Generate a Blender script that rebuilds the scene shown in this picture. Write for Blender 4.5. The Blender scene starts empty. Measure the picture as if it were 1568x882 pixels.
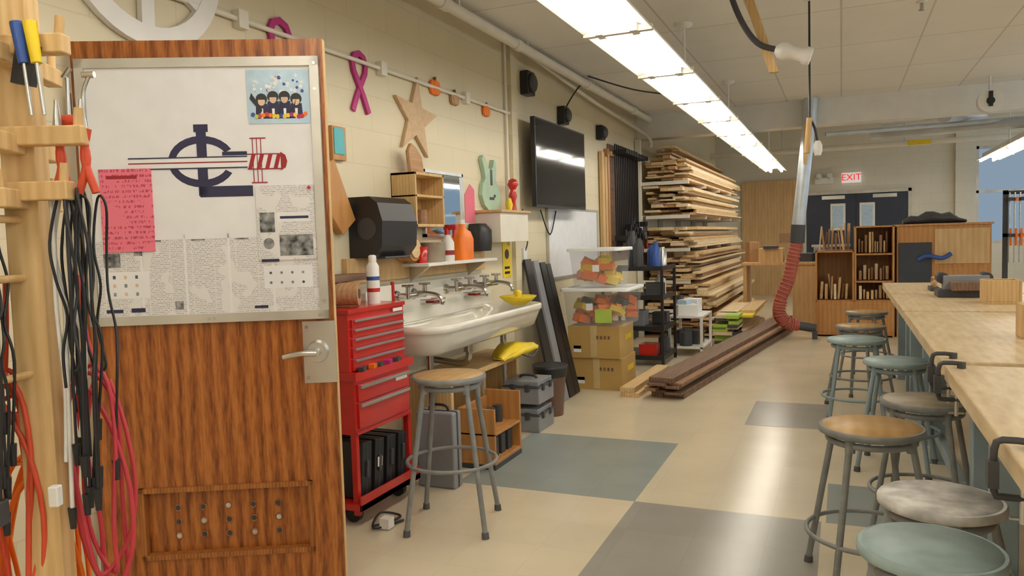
import bpy, math, random
from mathutils import Vector, Matrix, Euler
random.seed(7)
pi=math.pi
sc=bpy.context.scene
# ------------------------------------------------------------------ materials
def newmat(name):
    m=bpy.data.materials.new(name); m.use_nodes=True
    nt=m.node_tree; b=nt.nodes['Principled BSDF']
    return m,nt,b
def coords(nt,scale=(1,1,1),rot=(0,0,0)):
    tc=nt.nodes.new('ShaderNodeTexCoord'); mp=nt.nodes.new('ShaderNodeMapping')
    nt.links.new(tc.outputs['Object'],mp.inputs['Vector'])
    mp.inputs['Scale'].default_value=scale; mp.inputs['Rotation'].default_value=rot
    return mp.outputs['Vector']
def ramp(nt,fac,stops):
    r=nt.nodes.new('ShaderNodeValToRGB'); nt.links.new(fac,r.inputs['Fac'])
    e=r.color_ramp.elements
    e[0].position=stops[0][0]; e[0].color=(*stops[0][1],1)
    e[1].position=stops[-1][0]; e[1].color=(*stops[-1][1],1)
    for p,c in stops[1:-1]:
        k=e.new(p); k.color=(*c,1)
    return r.outputs['Color']
def M(name,col,rough=.5,metal=0,var=.1,scale=6,bump=0,emit=0,coat=0,alpha=1):
    m,nt,b=newmat(name)
    b.inputs['Roughness'].default_value=rough; b.inputs['Metallic'].default_value=metal
    if coat: b.inputs['Coat Weight'].default_value=coat
    if alpha<1: b.inputs['Alpha'].default_value=alpha
    if emit:
        b.inputs['Base Color'].default_value=(*col,1); b.inputs['Emission Color'].default_value=(*col,1); b.inputs['Emission Strength'].default_value=emit
        return m
    n=nt.nodes.new('ShaderNodeTexNoise'); n.inputs['Scale'].default_value=scale; n.inputs['Detail'].default_value=2
    nt.links.new(coords(nt),n.inputs['Vector'])
    lo=tuple(max(0,c*(1-var)) for c in col); hi=tuple(min(1,c*(1+var)) for c in col)
    c=ramp(nt,n.outputs['Fac'],[(.3,lo),(.7,hi)])
    nt.links.new(c,b.inputs['Base Color'])
    return m
def W(name,c1,c2,scale=(12,12,1.2),rough=.5,dist=4,ws=1.2,c3=None,coat=0,ww=.18,ns=3,lo=.25,hi=.75,ds=1.0):
    m,nt,b=newmat(name)
    v=coords(nt,scale)
    w=nt.nodes.new('ShaderNodeTexWave'); w.inputs['Scale'].default_value=ws; w.inputs['Distortion'].default_value=dist
    w.inputs['Detail'].default_value=2; w.inputs['Detail Scale'].default_value=ds
    nt.links.new(v,w.inputs['Vector'])
    n=nt.nodes.new('ShaderNodeTexNoise'); n.inputs['Scale'].default_value=ns; n.inputs['Detail'].default_value=4; n.inputs['Roughness'].default_value=.6
    nt.links.new(v,n.inputs['Vector'])
    mx=nt.nodes.new('ShaderNodeMix'); mx.data_type='FLOAT'; mx.inputs['Factor'].default_value=ww
    nt.links.new(n.outputs['Fac'],mx.inputs['A']); nt.links.new(w.outputs['Fac'],mx.inputs['B'])
    c=ramp(nt,mx.outputs['Result'],[(lo,c1),((lo+hi)/2,c3 or tuple((a+d)/2 for a,d in zip(c1,c2))),(hi,c2)])
    nt.links.new(c,b.inputs['Base Color']); b.inputs['Roughness'].default_value=rough
    if coat: b.inputs['Coat Weight'].default_value=coat; b.inputs['Coat Roughness'].default_value=.2
    return m
def gridmat(name,col,line,bw,bh,mortar,plane,offset=0,rough=.5,var=.04,bump=.3,smooth=.1,mott=.9):
    m,nt,b=newmat(name)
    tc=nt.nodes.new('ShaderNodeTexCoord')
    sx=nt.nodes.new('ShaderNodeSeparateXYZ'); nt.links.new(tc.outputs['Object'],sx.inputs[0])
    cb=nt.nodes.new('ShaderNodeCombineXYZ')
    nt.links.new(sx.outputs['XYZ'.index(plane[0].upper())],cb.inputs[0]); nt.links.new(sx.outputs['XYZ'.index(plane[1].upper())],cb.inputs[1])
    br=nt.nodes.new('ShaderNodeTexBrick'); nt.links.new(cb.outputs[0],br.inputs['Vector'])
    br.offset=offset; br.inputs['Scale'].default_value=1; br.inputs['Brick Width'].default_value=bw; br.inputs['Row Height'].default_value=bh
    br.inputs['Mortar Size'].default_value=mortar; br.inputs['Mortar Smooth'].default_value=smooth
    br.inputs['Color1'].default_value=(*[c*(1-var) for c in col],1); br.inputs['Color2'].default_value=(*[min(1,c*(1+var)) for c in col],1)
    br.inputs['Mortar'].default_value=(*line,1)
    n=nt.nodes.new('ShaderNodeTexNoise'); n.inputs['Scale'].default_value=2.5; n.inputs['Detail'].default_value=5
    nt.links.new(tc.outputs['Object'],n.inputs['Vector'])
    g=ramp(nt,n.outputs['Fac'],[(.3,(mott,)*3),(.7,(1,1,1))])
    mx=nt.nodes.new('ShaderNodeMix'); mx.data_type='RGBA'; mx.blend_type='MULTIPLY'; mx.inputs['Factor'].default_value=1
    nt.links.new(br.outputs['Color'],mx.inputs['A']); nt.links.new(g,mx.inputs['B'])
    nt.links.new(mx.outputs['Result'],b.inputs['Base Color']); b.inputs['Roughness'].default_value=rough
    if bump:
        bp=nt.nodes.new('ShaderNodeBump'); bp.inputs['Strength'].default_value=bump; bp.inputs['Distance'].default_value=.004; bp.invert=True
        nt.links.new(br.outputs['Fac'],bp.inputs['Height']); nt.links.new(bp.outputs['Normal'],b.inputs['Normal'])
    return m
def newsmat(name,paper,ink,rowh=.0065,colw=.08,dens=.46,sx_=380):
    m,nt,b=newmat(name)
    tc=nt.nodes.new('ShaderNodeTexCoord'); sx=nt.nodes.new('ShaderNodeSeparateXYZ'); nt.links.new(tc.outputs['Object'],sx.inputs[0])
    cb=nt.nodes.new('ShaderNodeCombineXYZ'); nt.links.new(sx.outputs[0],cb.inputs[0]); nt.links.new(sx.outputs[2],cb.inputs[1])
    br=nt.nodes.new('ShaderNodeTexBrick'); nt.links.new(cb.outputs[0],br.inputs['Vector']); br.offset=0
    br.inputs['Scale'].default_value=1; br.inputs['Brick Width'].default_value=colw; br.inputs['Row Height'].default_value=rowh
    br.inputs['Mortar Size'].default_value=rowh*.28; br.inputs['Mortar Smooth'].default_value=.3
    mp=nt.nodes.new('ShaderNodeMapping'); mp.inputs['Scale'].default_value=(sx_,1,1/rowh); nt.links.new(tc.outputs['Object'],mp.inputs['Vector'])
    n=nt.nodes.new('ShaderNodeTexNoise'); n.inputs['Scale'].default_value=1; n.inputs['Detail'].default_value=1; nt.links.new(mp.outputs[0],n.inputs['Vector'])
    n2=nt.nodes.new('ShaderNodeTexNoise'); n2.inputs['Scale'].default_value=14; n2.inputs['Detail'].default_value=1; nt.links.new(tc.outputs['Object'],n2.inputs['Vector'])
    a=nt.nodes.new('ShaderNodeMath'); a.operation='GREATER_THAN'; nt.links.new(n.outputs['Fac'],a.inputs[0]); a.inputs[1].default_value=dens
    a2=nt.nodes.new('ShaderNodeMath'); a2.operation='GREATER_THAN'; nt.links.new(n2.outputs['Fac'],a2.inputs[0]); a2.inputs[1].default_value=.44
    iv=nt.nodes.new('ShaderNodeMath'); iv.operation='SUBTRACT'; iv.inputs[0].default_value=1; nt.links.new(br.outputs['Fac'],iv.inputs[1])
    mu=nt.nodes.new('ShaderNodeMath'); mu.operation='MULTIPLY'; nt.links.new(a.outputs[0],mu.inputs[0]); nt.links.new(iv.outputs[0],mu.inputs[1])
    m2=nt.nodes.new('ShaderNodeMath'); m2.operation='MULTIPLY'; nt.links.new(mu.outputs[0],m2.inputs[0]); nt.links.new(a2.outputs[0],m2.inputs[1])
    c=ramp(nt,m2.outputs[0],[(0,paper),(1,ink)])
    nt.links.new(c,b.inputs['Base Color']); b.inputs['Roughness'].default_value=.8
    return m
def paneMat(name,col):
    m=bpy.data.materials.new(name); m.use_nodes=True; nt=m.node_tree; nt.nodes.clear()
    t=nt.nodes.new('ShaderNodeBsdfTransparent'); t.inputs[0].default_value=(*col,1); o=nt.nodes.new('ShaderNodeOutputMaterial'); nt.links.new(t.outputs[0],o.inputs[0]); return m

mWall=gridmat('painted_block_wall',(.76,.67,.47),(.68,.60,.42),.40,.20,.003,'yz',.5,.5,.01,.3,mott=.95)
mWallX=gridmat('painted_block_wall_x',(.74,.69,.57),(.66,.61,.50),.40,.20,.003,'xz',.5,.5,.01,.3,mott=.95)
mCeil=gridmat('ceiling_tile',(.84,.81,.76),(.62,.59,.55),1.22,.61,.008,'yx',0,.85,.012,.2,mott=.96)
mFloor=gridmat('vinyl_floor',(.74,.65,.48),(.66,.57,.41),.305,.305,.0012,'xy',0,.2,.02,.08)
mPatchB=gridmat('vinyl_blue_grey',(.33,.37,.36),(.29,.33,.32),.305,.305,.001,'xy',0,.22,.03,.06)
mPatchG=gridmat('vinyl_grey',(.36,.345,.31),(.32,.30,.27),.305,.305,.001,'xy',0,.22,.03,.06)
mTrim=M('painted_trim',(.62,.58,.48),.5)
mWhite=M('white_paint',(.82,.80,.76),.45,var=.04)
mCream=M('cream_pipe',(.80,.75,.64),.45,var=.04)
mPorc=M('porcelain',(.84,.81,.72),.15,var=.05,coat=.5)
mBlack=M('black_plastic',(.018,.018,.02),.4)
mDark=M('dark_grey',(.06,.06,.065),.5)
mScreen=M('tv_screen',(.008,.009,.012),.08)
mGrey=M('grey_paint_metal',(.25,.26,.26),.4,var=.15,scale=20)
mToolGrey=M('grey_toolbox',(.26,.27,.29),.5)
mSteel=M('steel',(.62,.62,.60),.3,metal=1)
mAlu=M('aluminium_frame',(.62,.60,.55),.4,metal=.6)
mChrome=M('worn_chrome',(.50,.48,.45),.22,metal=1)
mDuct=M('galvanised_duct',(.58,.63,.68),.4,metal=.5)
mBlueSt=M('blue_grey_paint',(.34,.45,.46),.45,var=.12,scale=14)
mBlueSt2=M('blue_grey_steel',(.27,.35,.39),.45,var=.1)
mRed=M('red_enamel',(.58,.02,.015),.28,var=.08,coat=.4)
mRedC=M('pink_red_cord',(.60,.05,.07),.45)
mRedD=M('dark_red',(.3,.02,.02),.5)
mHose=M('faded_red_hose',(.42,.10,.07),.55); mHose2=M('faded_red_hose_rib',(.55,.16,.11),.5)
mOrange=M('orange_plastic',(.90,.20,.01),.4)
mOrRed=M('orange_red_cord',(.68,.08,.03),.45)
mYel=M('yellow_plastic',(.85,.62,.02),.4)
mMag=M('magenta_paint',(.50,.02,.20),.5)
mPink=M('pink_paper',(.85,.20,.28),.8,var=.05)
mGreen=M('green_guitar_paint',(.42,.58,.42),.5)
mBlue=M('blue_plastic',(.03,.09,.35),.4)
mCard=M('cardboard',(.50,.32,.10),.8,var=.08,scale=3)
mTape=M('packing_tape',(.60,.45,.22),.3)
mPaper=M('white_paper',(.82,.82,.84),.8,var=.03,scale=10)
mLBlue=M('poster_blue',(.50,.66,.80),.7,var=.1,scale=20)
mNavy=M('navy_ink',(.03,.03,.08),.6)
mRInk=M('red_ink',(.35,.02,.03),.6)
mSkin=M('poster_skin',(.75,.52,.38),.7)
mBin=M('clear_plastic_bin',(.80,.82,.84),.25,alpha=.22,var=.02)
mBinLid=M('bin_lid_plastic',(.80,.82,.82),.35,var=.03)
mMirror=M('mirror_glass',(.75,.82,.86),.03,metal=1,var=.01)
mOak=W('stained_oak_door',(.15,.036,.006),(.50,.175,.035),(7,7,.8),.36,6,.8,c3=(.34,.10,.016),coat=.25,ww=.20,ns=14,lo=.30,hi=.66,ds=.8)
mOakD=W('stained_oak_trim',(.20,.055,.010),(.52,.20,.05),(16,16,1.3),.4,3,1.6)
mPine=W('pine_z',(.56,.34,.13),(.78,.55,.27),(14,14,1.4),.55,3,1)
mLumY=[W('lumber_a',(.55,.35,.15),(.84,.62,.34),(14,1,14),.6,3,1),
       W('lumber_b',(.38,.20,.09),(.60,.37,.19),(14,1,14),.6,3,1),
       W('lumber_c',(.68,.50,.28),(.90,.74,.48),(14,1,14),.6,3,1),
       W('lumber_d',(.25,.13,.07),(.42,.23,.12),(14,1,14),.6,3,1)]
mLumL=[mLumY[0],mLumY[2],mLumY[0],mLumY[2],mLumY[1],mLumY[0],mLumY[3]]
mWal=W('dark_boards',(.14,.08,.05),(.28,.17,.11),(14,1,14),.6,3,1)
mPly=W('plywood',(.54,.33,.14),(.72,.48,.23),(5,5,1),.55,3,1)
mPlyO=W('varnished_plywood',(.42,.18,.05),(.62,.31,.10),(6,6,1),.4,3,1)
mMaple=W('maple_benchtop',(.60,.43,.23),(.82,.66,.42),(7,1.6,7),.35,2,1,ww=.08,ns=4,lo=.3,hi=.7)
mSeatW=W('seat_hardboard',(.42,.25,.09),(.60,.38,.16),(3,3,3),.45,3,2)
mSeatG=M('seat_greyish_wood',(.34,.29,.21),.5,var=.25,scale=10)
mSeatWh=M('seat_splattered_white',(.60,.59,.57),.5,var=.35,scale=16)
mPegb=M('dark_pegboard',(.05,.055,.07),.6)
mNavyD=M('navy_door_paint',(.025,.035,.06),.4)
mTube=M('fluorescent_tube',(1,.95,.86),.5,emit=13.5)
mRefl=M('fixture_reflector',(.92,.90,.84),.4,var=.01)
mExit=M('exit_sign_face',(.85,.80,.78),.5,emit=.4)
mExitR=M('exit_sign_red',(.8,.03,.03),.5,emit=.6)
mNews=newsmat('newsprint',(.78,.76,.76),(.44,.43,.44),dens=.49)
mPinkT=newsmat('pink_printed_sheet',(.85,.20,.28),(.50,.07,.13),.018,.16,.52,200)
mPhoto=M('newsprint_photo',(.22,.22,.22),.8,var=.9,scale=40)
mGreenP=M('lime_label',(.45,.62,.10),.6)
mRubber=M('rubber_foot',(.10,.10,.10),.7)
mPane=paneMat('tinted_window_glass',(.38,.40,.42))  # grey filter added to dim the bright sky seen through the far window

# ------------------------------------------------------------------ builder
class B:
    def __init__(s,name): s.n=name; s.v=[]; s.f=[]; s.mi=[]; s.sm=[]; s.mats=[]
    def m(s,mat):
        if mat not in s.mats: s.mats.append(mat)
        return s.mats.index(mat)
    def add(s,vs,fs,mat,smooth=False,X=None):
        k=len(s.v)
        s.v+=[(X@Vector(p) if X is not None else Vector(p)) for p in vs]; i=s.m(mat)
        for f in fs: s.f.append([k+j for j in f]); s.mi.append(i); s.sm.append(smooth)
    def box(s,x0,x1,y0,y1,z0,z1,mat,X=None):
        vs=[(x,y,z) for x in (x0,x1) for y in (y0,y1) for z in (z0,z1)]
        s.add(vs,[(0,1,3,2),(4,6,7,5),(0,4,5,1),(2,3,7,6),(0,2,6,4),(1,5,7,3)],mat,False,X)
    def cbox(s,c,size,mat,rot=(0,0,0)):
        X=Matrix.Translation(c)@Euler(rot).to_matrix().to_4x4()
        a,b,d=[q/2 for q in size]; s.box(-a,a,-b,b,-d,d,mat,X)
    def cyl(s,p0,p1,r,mat,r1=None,n=14,cap=True):
        p0=Vector(p0);p1=Vector(p1); r1=r if r1 is None else r1
        z=(p1-p0).normalized(); x=z.orthogonal().normalized(); y=z.cross(x)
        vs=[];fs=[]
        for p,q in ((p0,r),(p1,r1)):
            for i in range(n):
                a=2*pi*i/n; vs.append(p+x*(q*math.cos(a))+y*(q*math.sin(a)))
        for i in range(n):
            j=(i+1)%n; fs.append((i,j,n+j,n+i))
        s.add(vs,fs,mat,True)
        if cap:
            s.add(vs[:n],[tuple(range(n))[::-1]],mat); s.add(vs[n:],[tuple(range(n))],mat)
    def lathe(s,c,prof,mat,n=24,X=None):
        c=Vector(c); T=Matrix.Translation(c)@(X if X is not None else Matrix.Identity(4))
        vs=[];fs=[]
        for r,z in prof:
            for i in range(n):
                a=2*pi*i/n; vs.append((r*math.cos(a),r*math.sin(a),z))
        for k in range(len(prof)-1):
            for i in range(n):
                j=(i+1)%n; fs.append((k*n+i,k*n+j,(k+1)*n+j,(k+1)*n+i))
        s.add(vs,fs,mat,True,T)
        if prof[0][0]>1e-4: s.add(vs[:n],[tuple(range(n))[::-1]],mat,False,T)
        if prof[-1][0]>1e-4: s.add(vs[-n:],[tuple(range(n))],mat,False,T)
    def tube(s,pts,r,mat,n=8,closed=False,sub=5):
        P=[Vector(p) for p in pts]
        if sub>1 and len(P)>2:
            Q=[]; L=len(P); rng=L if closed else L-1
            for i in range(rng):
                if closed: a,b,c,d=P[(i-1)%L],P[i],P[(i+1)%L],P[(i+2)%L]
                else: a,b,c,d=P[max(i-1,0)],P[i],P[i+1],P[min(i+2,L-1)]
                for k in range(sub):
                    t=k/sub
                    Q.append(.5*((2*b)+(c-a)*t+(2*a-5*b+4*c-d)*t*t+(3*b-a-3*c+d)*t**3))
            if not closed: Q.append(P[-1])
            P=Q
        L=len(P); vs=[];fs=[]; prev=None
        for i in range(L):
            if closed: t=P[(i+1)%L]-P[i-1]
            else: t=P[min(i+1,L-1)]-P[max(i-1,0)]
            if t.length<1e-9: t=Vector((0,0,1))
            t.normalize()
            if prev is None: x=t.orthogonal().normalized()
            else:
                x=prev-t*prev.dot(t)
                x=x.normalized() if x.length>1e-6 else t.orthogonal().normalized()
            prev=x; y=t.cross(x)
            for k in range(n):
                a=2*pi*k/n; vs.append(P[i]+x*(r*math.cos(a))+y*(r*math.sin(a)))
        for i in range(L if closed else L-1):
            i2=(i+1)%L
            for k in range(n):
                j=(k+1)%n; fs.append((i*n+k,i*n+j,i2*n+j,i2*n+k))
        s.add(vs,fs,mat,True)
        if not closed:
            s.add(vs[:n],[tuple(range(n))[::-1]],mat); s.add(vs[-n:],[tuple(range(n))],mat)
    def ring(s,c,R,r,mat,n=28,X=None,ry=None):
        T=X if X is not None else Matrix.Identity(4); ry=R if ry is None else ry
        s.tube([Vector(c)+(T.to_3x3()@Vector((R*math.cos(2*pi*i/n),ry*math.sin(2*pi*i/n),0))) for i in range(n)],r,mat,8,True,1)
    def prism(s,poly,d,mat,X):
        n=len(poly); vs=[(p[0],p[1],0) for p in poly]+[(p[0],p[1],d) for p in poly]
        fs=[tuple(range(n))[::-1],tuple(range(n,2*n))]+[(i,(i+1)%n,n+(i+1)%n,n+i) for i in range(n)]
        s.add(vs,fs,mat,False,X)
    def loft(s,loops,mat,cap0=True,cap1=True,smooth=True):
        n=len(loops[0]); vs=[p for l in loops for p in l]; fs=[]
        for k in range(len(loops)-1):
            for i in range(n):
                j=(i+1)%n; fs.append((k*n+i,k*n+j,(k+1)*n+j,(k+1)*n+i))
        s.add(vs,fs,mat,smooth)
        if cap0: s.add(loops[0],[tuple(range(n))[::-1]],mat)
        if cap1: s.add(loops[-1],[tuple(range(n))],mat)
    def done(s,bevel=0,X=None,seg=2):
        me=bpy.data.meshes.new(s.n)
        if X is None:
            xs=[[p[i] for p in s.v] for i in range(3)]
            o=Vector(((min(xs[0])+max(xs[0]))/2,(min(xs[1])+max(xs[1]))/2,min(xs[2])))
            X=Matrix.Translation(o); vv=[p-o for p in s.v]
        else: vv=s.v
        me.from_pydata([tuple(p) for p in vv],[],s.f)
        for m in s.mats: me.materials.append(m)
        me.polygons.foreach_set('material_index',s.mi); me.polygons.foreach_set('use_smooth',s.sm)
        me.update()
        ob=bpy.data.objects.new(s.n,me); sc.collection.objects.link(ob); ob.matrix_world=X
        if bevel:
            bv=ob.modifiers.new('bevel','BEVEL'); bv.width=bevel; bv.segments=seg; bv.limit_method='ANGLE'; bv.angle_limit=math.radians(50)
        return ob
I4=Matrix.Identity(4)
def wallX(y,z,x=-2.5):   # local u->+Y, v->+Z, w->+X
    return Matrix(((0,0,1,x),(1,0,0,y),(0,1,0,z),(0,0,0,1)))
def circ(cx,cy,rx,ry=None,n=20,a0=0,a1=2*pi):
    ry=rx if ry is None else ry
    return [(cx+rx*math.cos(a0+(a1-a0)*i/n),cy+ry*math.sin(a0+(a1-a0)*i/n)) for i in range(n if abs(a1-a0-2*pi)<1e-6 else n+1)]
def rrect(x0,x1,y0,y1,r,z,n=5):
    out=[]
    for cx,cy,a in ((x1-r,y1-r,0),(x0+r,y1-r,90),(x0+r,y0+r,180),(x1-r,y0+r,270)):
        for i in range(n+1):
            t=math.radians(a+90*i/n); out.append(Vector((cx+r*math.cos(t),cy+r*math.sin(t),z)))
    return out

# ------------------------------------------------------------------ room shell
XL,XR,Y0,Y1,ZC,ZH=-2.5,4.6,-2.5,17.0,2.93,3.5
b=B('floor'); b.box(XL-.2,XR+.2,Y0-.2,Y1+.2,-.1,0,mFloor)
for x0,x1,y0,y1,m in ((-1.98,-.97,3.73,4.87,mPatchB),(-.97,-.09,2.3,3.73,mPatchG),(-.63,-.10,5.5,6.3,mPatchG),(-.07,.55,3.73,4.32,mPatchB)):
    b.box(x0,x1,y0,y1,-.01,.0012,m)
b.done(X=I4)
b=B('ceiling'); b.box(XL-.2,XR+.2,Y0-.2,10.1,ZC,ZC+.1,mCeil); b.done(X=I4)
b=B('ceiling_rear'); b.box(XL-.2,XR+.2,10.1,Y1+.2,ZH,ZH+.1,mCeil); b.done(X=I4)
b=B('trim_header_beam'); b.box(XL,XR,10.1,10.35,2.62,ZH,mWhite); b.done()
b=B('wall_left'); b.box(XL-.2,XL,Y0-.2,Y1+.2,0,ZH,mWall); b.box(XL,XL+.035,5.80,5.92,0,ZC,mWall); b.done(X=I4)
b=B('wall_back'); b.box(XL-.2,XR+.2,Y0-.2,Y0,0,ZH,mWallX); b.done(X=I4)
b=B('wall_far')
WX0,WX1,WZ0,WZ1=2.36,4.4,1.0,2.85
b.box(XL-.2,WX0,Y1,Y1+.2,0,ZH,mWallX); b.box(WX0,WX1,Y1,Y1+.2,0,WZ0,mWallX); b.box(WX0,WX1,Y1,Y1+.2,WZ1,ZH,mWallX); b.box(WX1,XR+.2,Y1,Y1+.2,0,ZH,mWallX)
b.box(2.0,2.2,Y1-.12,Y1,0,ZH,mWallX)
b.done(X=I4)
def windowframe(name,axis,a0,a1,z0,z1,pos,pane=False):
    b=B(name)
    def bx(u0,u1,w0,w1,m=mAlu,d0=0,d1=.08):
        if axis=='x': b.box(u0,u1,pos+d0,pos+d1,w0,w1,m)
        else: b.box(pos+d0,pos+d1,u0,u1,w0,w1,m)
    t=.05
    bx(a0,a1,z0,z0+t);bx(a0,a1,z1-t,z1)
    k=max(1,round((a1-a0)/.9))
    for i in range(k+1):
        u=a0+(a1-a0-t)*i/k; bx(u,u+t,z0,z1)
    bx(a0,a1,z0+(z1-z0)*.52,z0+(z1-z0)*.52+t)
    if pane: bx(a0,a1,z0,z1,mPane,.03,.034)
    b.done()
windowframe('window_1','x',WX0,WX1,WZ0,WZ1,Y1+.05,True)
b=B('wall_right')
RW=[(-1.5,1.5),(3,6),(7,10),(11.2,14.2),(14.6,16.6)]  # unseen openings in the right wall, added to let daylight in
prev=Y0-.2
for a,c in RW:
    b.box(XR,XR+.2,prev,a,0,ZH,mWall); b.box(XR,XR+.2,a,c,0,1.2,mWall); b.box(XR,XR+.2,a,c,2.7,ZH,mWall); prev=c
b.box(XR,XR+.2,prev,Y1+.2,0,ZH,mWall)
b.done(X=I4)
for i,(a,c) in enumerate(RW): windowframe('window_%d'%(i+2),'y',a,c,1.2,2.7,XR+.05)  # frames for the added daylight openings, out of view
b=B('baseboard_left'); b.box(XL,XL+.012,2.0,Y1,0,.10,mDark); b.done()
b=B('baseboard_far'); b.box(XL,-.75,Y1-.012,Y1,0,.10,mDark); b.box(1.3,XR,Y1-.012,Y1,0,.1,mDark); b.done()

# ------------------------------------------------------------------ lights
def fixture(x,y0,nsec,z=2.45):
    b=B('fluorescent_light_fixture')
    L=2.44
    for i in range(nsec):
        a=y0+i*L; c=a+L-.03
        b.loft([[Vector((x-.185,yy,z)),Vector((x-.185,yy,z+.012)),Vector((x-.07,yy,z+.07)),Vector((x-.07,yy,z+.13)),Vector((x+.07,yy,z+.13)),Vector((x+.07,yy,z+.07)),Vector((x+.185,yy,z+.012)),Vector((x+.185,yy,z)),Vector((x+.05,yy,z+.055)),Vector((x-.05,yy,z+.055))] for yy in (a,c)],mRefl,smooth=False)
        for dx in (-.095,.095):
            for s0 in (0,L/2):
                b.cyl((x+dx,a+s0+.05,z+.008),(x+dx,a+s0+L/2-.05,z+.008),.021,mTube,n=6,cap=False)
                for yy in (a+s0+.02,a+s0+L/2-.05): b.box(x+dx-.02,x+dx+.02,yy,yy+.03,z-.015,z+.06,mWhite)
        b.box(x-.19,x+.19,a+L/2-.02,a+L/2+.02,z-.012,z+.02,mCream)
        b.box(x-.19,x+.19,a-.01,a+.03,z-.012,z+.03,mCream)
        top=ZC if a+.6<10.1 else ZH
        yy=a+.6
        b.cyl((x+.02,yy,z+.12),(x+.02,yy,top),.010,mWhite,n=8)
        b.lathe((x+.02,yy,top-.035),[(.03,0),(.065,.02),(.065,.035)],mWhite,16)
    return b.done()
fixture(-1.11,.45,6); fixture(2.30,-1.6,4); fixture(2.3,10.6,2); fixture(-1.11,-2.3,1); fixture(.7,-2.4,1)  # last fixture is out of view, added to brighten the near end
w=bpy.data.worlds.new('sky'); sc.world=w; w.use_nodes=True
w.node_tree.nodes['Background'].inputs[0].default_value=(.72,.87,1,1); w.node_tree.nodes['Background'].inputs[1].default_value=2.3

# ------------------------------------------------------------------ wooden door with bulletin board
b=B('open_wooden_door')
DW,DH=.91,2.08
vx0,vx1,vz0,vz1=.15,.80,.225,.49
b.box(0,vx0,0,.045,0.01,DH,mOak); b.box(vx1,DW,0,.045,.01,DH,mOak)
b.box(vx0,vx1,0,.045,.01,vz0,mOak); b.box(vx0,vx1,0,.045,vz1,DH,mOak)
b.box(vx0,vx1,.026,.040,vz0,vz1,mOak)
for z in (vz0,vz1-.018): b.box(vx0,vx1,-.010,.024,z,z+.018,mOakD)
for x in (vx0,vx1-.018): b.box(x,x+.018,-.010,.024,vz0,vz1,mOakD)
b.box(DW,DW+.002,0.002,.043,.01,DH,mPine)
for i in range(5):
    for j in range(3):
        cx=.28+i*.095; cz=.30+j*.052
        b.ring((cx,.024,cz),.012,.0025,mOakD,12,Matrix.Rotation(pi/2,4,'X'))
        b.cyl((cx,.0245,cz),(cx,.0275,cz),.0115,mDark if (i*2+j)%3 else mSeatWh,n=12)
b.box(.79,DW+.003,-.006,0,.85,1.075,mSteel)
b.cyl((.845,-.006,.965),(.845,-.03,.965),.042,mSteel,.036,20)
b.cyl((.845,-.03,.965),(.845,-.06,.965),.014,mSteel)
b.tube([(.85,-.06,.965),(.80,-.062,.967),(.76,-.06,.962),(.725,-.052,.955)],.011,mSteel)
for z in (.87,1.055): b.cyl((.805,-.006,z),(.805,-.009,z),.006,mChrome,n=8)
for z in (.25,1.05,1.85): b.cyl((-.008,-.008,z-.05),(-.008,-.008,z+.05),.008,mSteel,n=8)
DM=Matrix.Translation((-2.46,1.88,0))@Matrix.Rotation(math.radians(27.4),4,'Z')@Matrix.Diagonal((.95,1,1,1))
b.done(X=DM)
b=B('bulletin_board')
x0,x1,z0,z1=.02,.895,1.085,2.015
b.box(x0,x1,-.012,-.001,z0,z1,mWhite)
fw=.032
b.box(x0,x1,-.022,-.001,z0,z0+fw,mAlu);b.box(x0,x1,-.022,-.001,z1-fw,z1,mAlu)
b.box(x0,x0+fw,-.022,-.001,z0,z1,mAlu);b.box(x1-fw,x1,-.022,-.001,z0,z1,mAlu)
for x in (.45,.47,.86): b.cyl((x,-.022,z0+.015),(x,-.025,z0+.015),.006,mSteel,n=8)
for z in (1.99,1.9,1.15): b.cyl((x1-.015,-.022,z),(x1-.015,-.025,z),.006,mSteel,n=8)
b.box(.055,.862,-.0135,-.012,1.40,1.975,mPaper)
b.box(.055,.862,-.015,-.012,1.115,1.40,mNews)
for i in range(1,5): b.box(.055+i*.16-.004,.055+i*.16+.004,-.0155,-.0149,1.115,1.40,mPaper)
b.box(.06,.86,-.0155,-.0149,1.385,1.40,mPaper)
for i in range(4): b.box(.24+i*.16,.29+i*.16,-.0157,-.0149,1.378,1.383,mPhoto)
for (px_,pz_,ww,hh) in ((.19,1.33,.03,.03),(.08,1.29,.06,.05),(.17,1.13,.05,.015),(.08,1.13,.06,.012),(.33,1.135,.03,.03),(.62,1.13,.05,.01)): b.box(px_,px_+ww,-.0158,-.0149,pz_,pz_+hh,mPhoto if hh>.02 else mNavy)
b.box(.08,.24,-.0156,-.0149,1.18,1.275,mPaper)
for k in range(3):
    for j in range(3): b.box(.11+k*.04,.12+k*.04,-.0160,-.0149,1.19+j*.03,1.202+j*.03,mSkin if (k+j)%2 else mPhoto)
b.box(.66,.84,-.0156,-.0149,1.20,1.28,mPaper)
for k in range(4):
    for j in range(2): b.cyl((.685+k*.04,-.0156,1.22+j*.035),(.685+k*.04,-.0162,1.22+j*.035),.005,mPhoto,n=10)
b.box(.645,.858,-.019,-.012,1.30,1.565,mNews)
b.box(.655,.71,-.0198,-.0189,1.40,1.47,mPhoto); b.box(.725,.848,-.0198,-.0189,1.315,1.39,mPhoto)
b.box(.72,.84,-.0194,-.0189,1.435,1.47,mPaper)
b.box(.73,.835,-.0198,-.0189,1.447,1.456,mNavy); b.box(.655,.72,-.0198,-.0189,1.295,1.305,mNavy); b.cyl((.685,-.019,1.36),(.685,-.0198,1.36),.020,mPhoto,n=16)
b.cyl((.842,-.019,1.555),(.842,-.026,1.555),.006,mRed,n=8)
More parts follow.
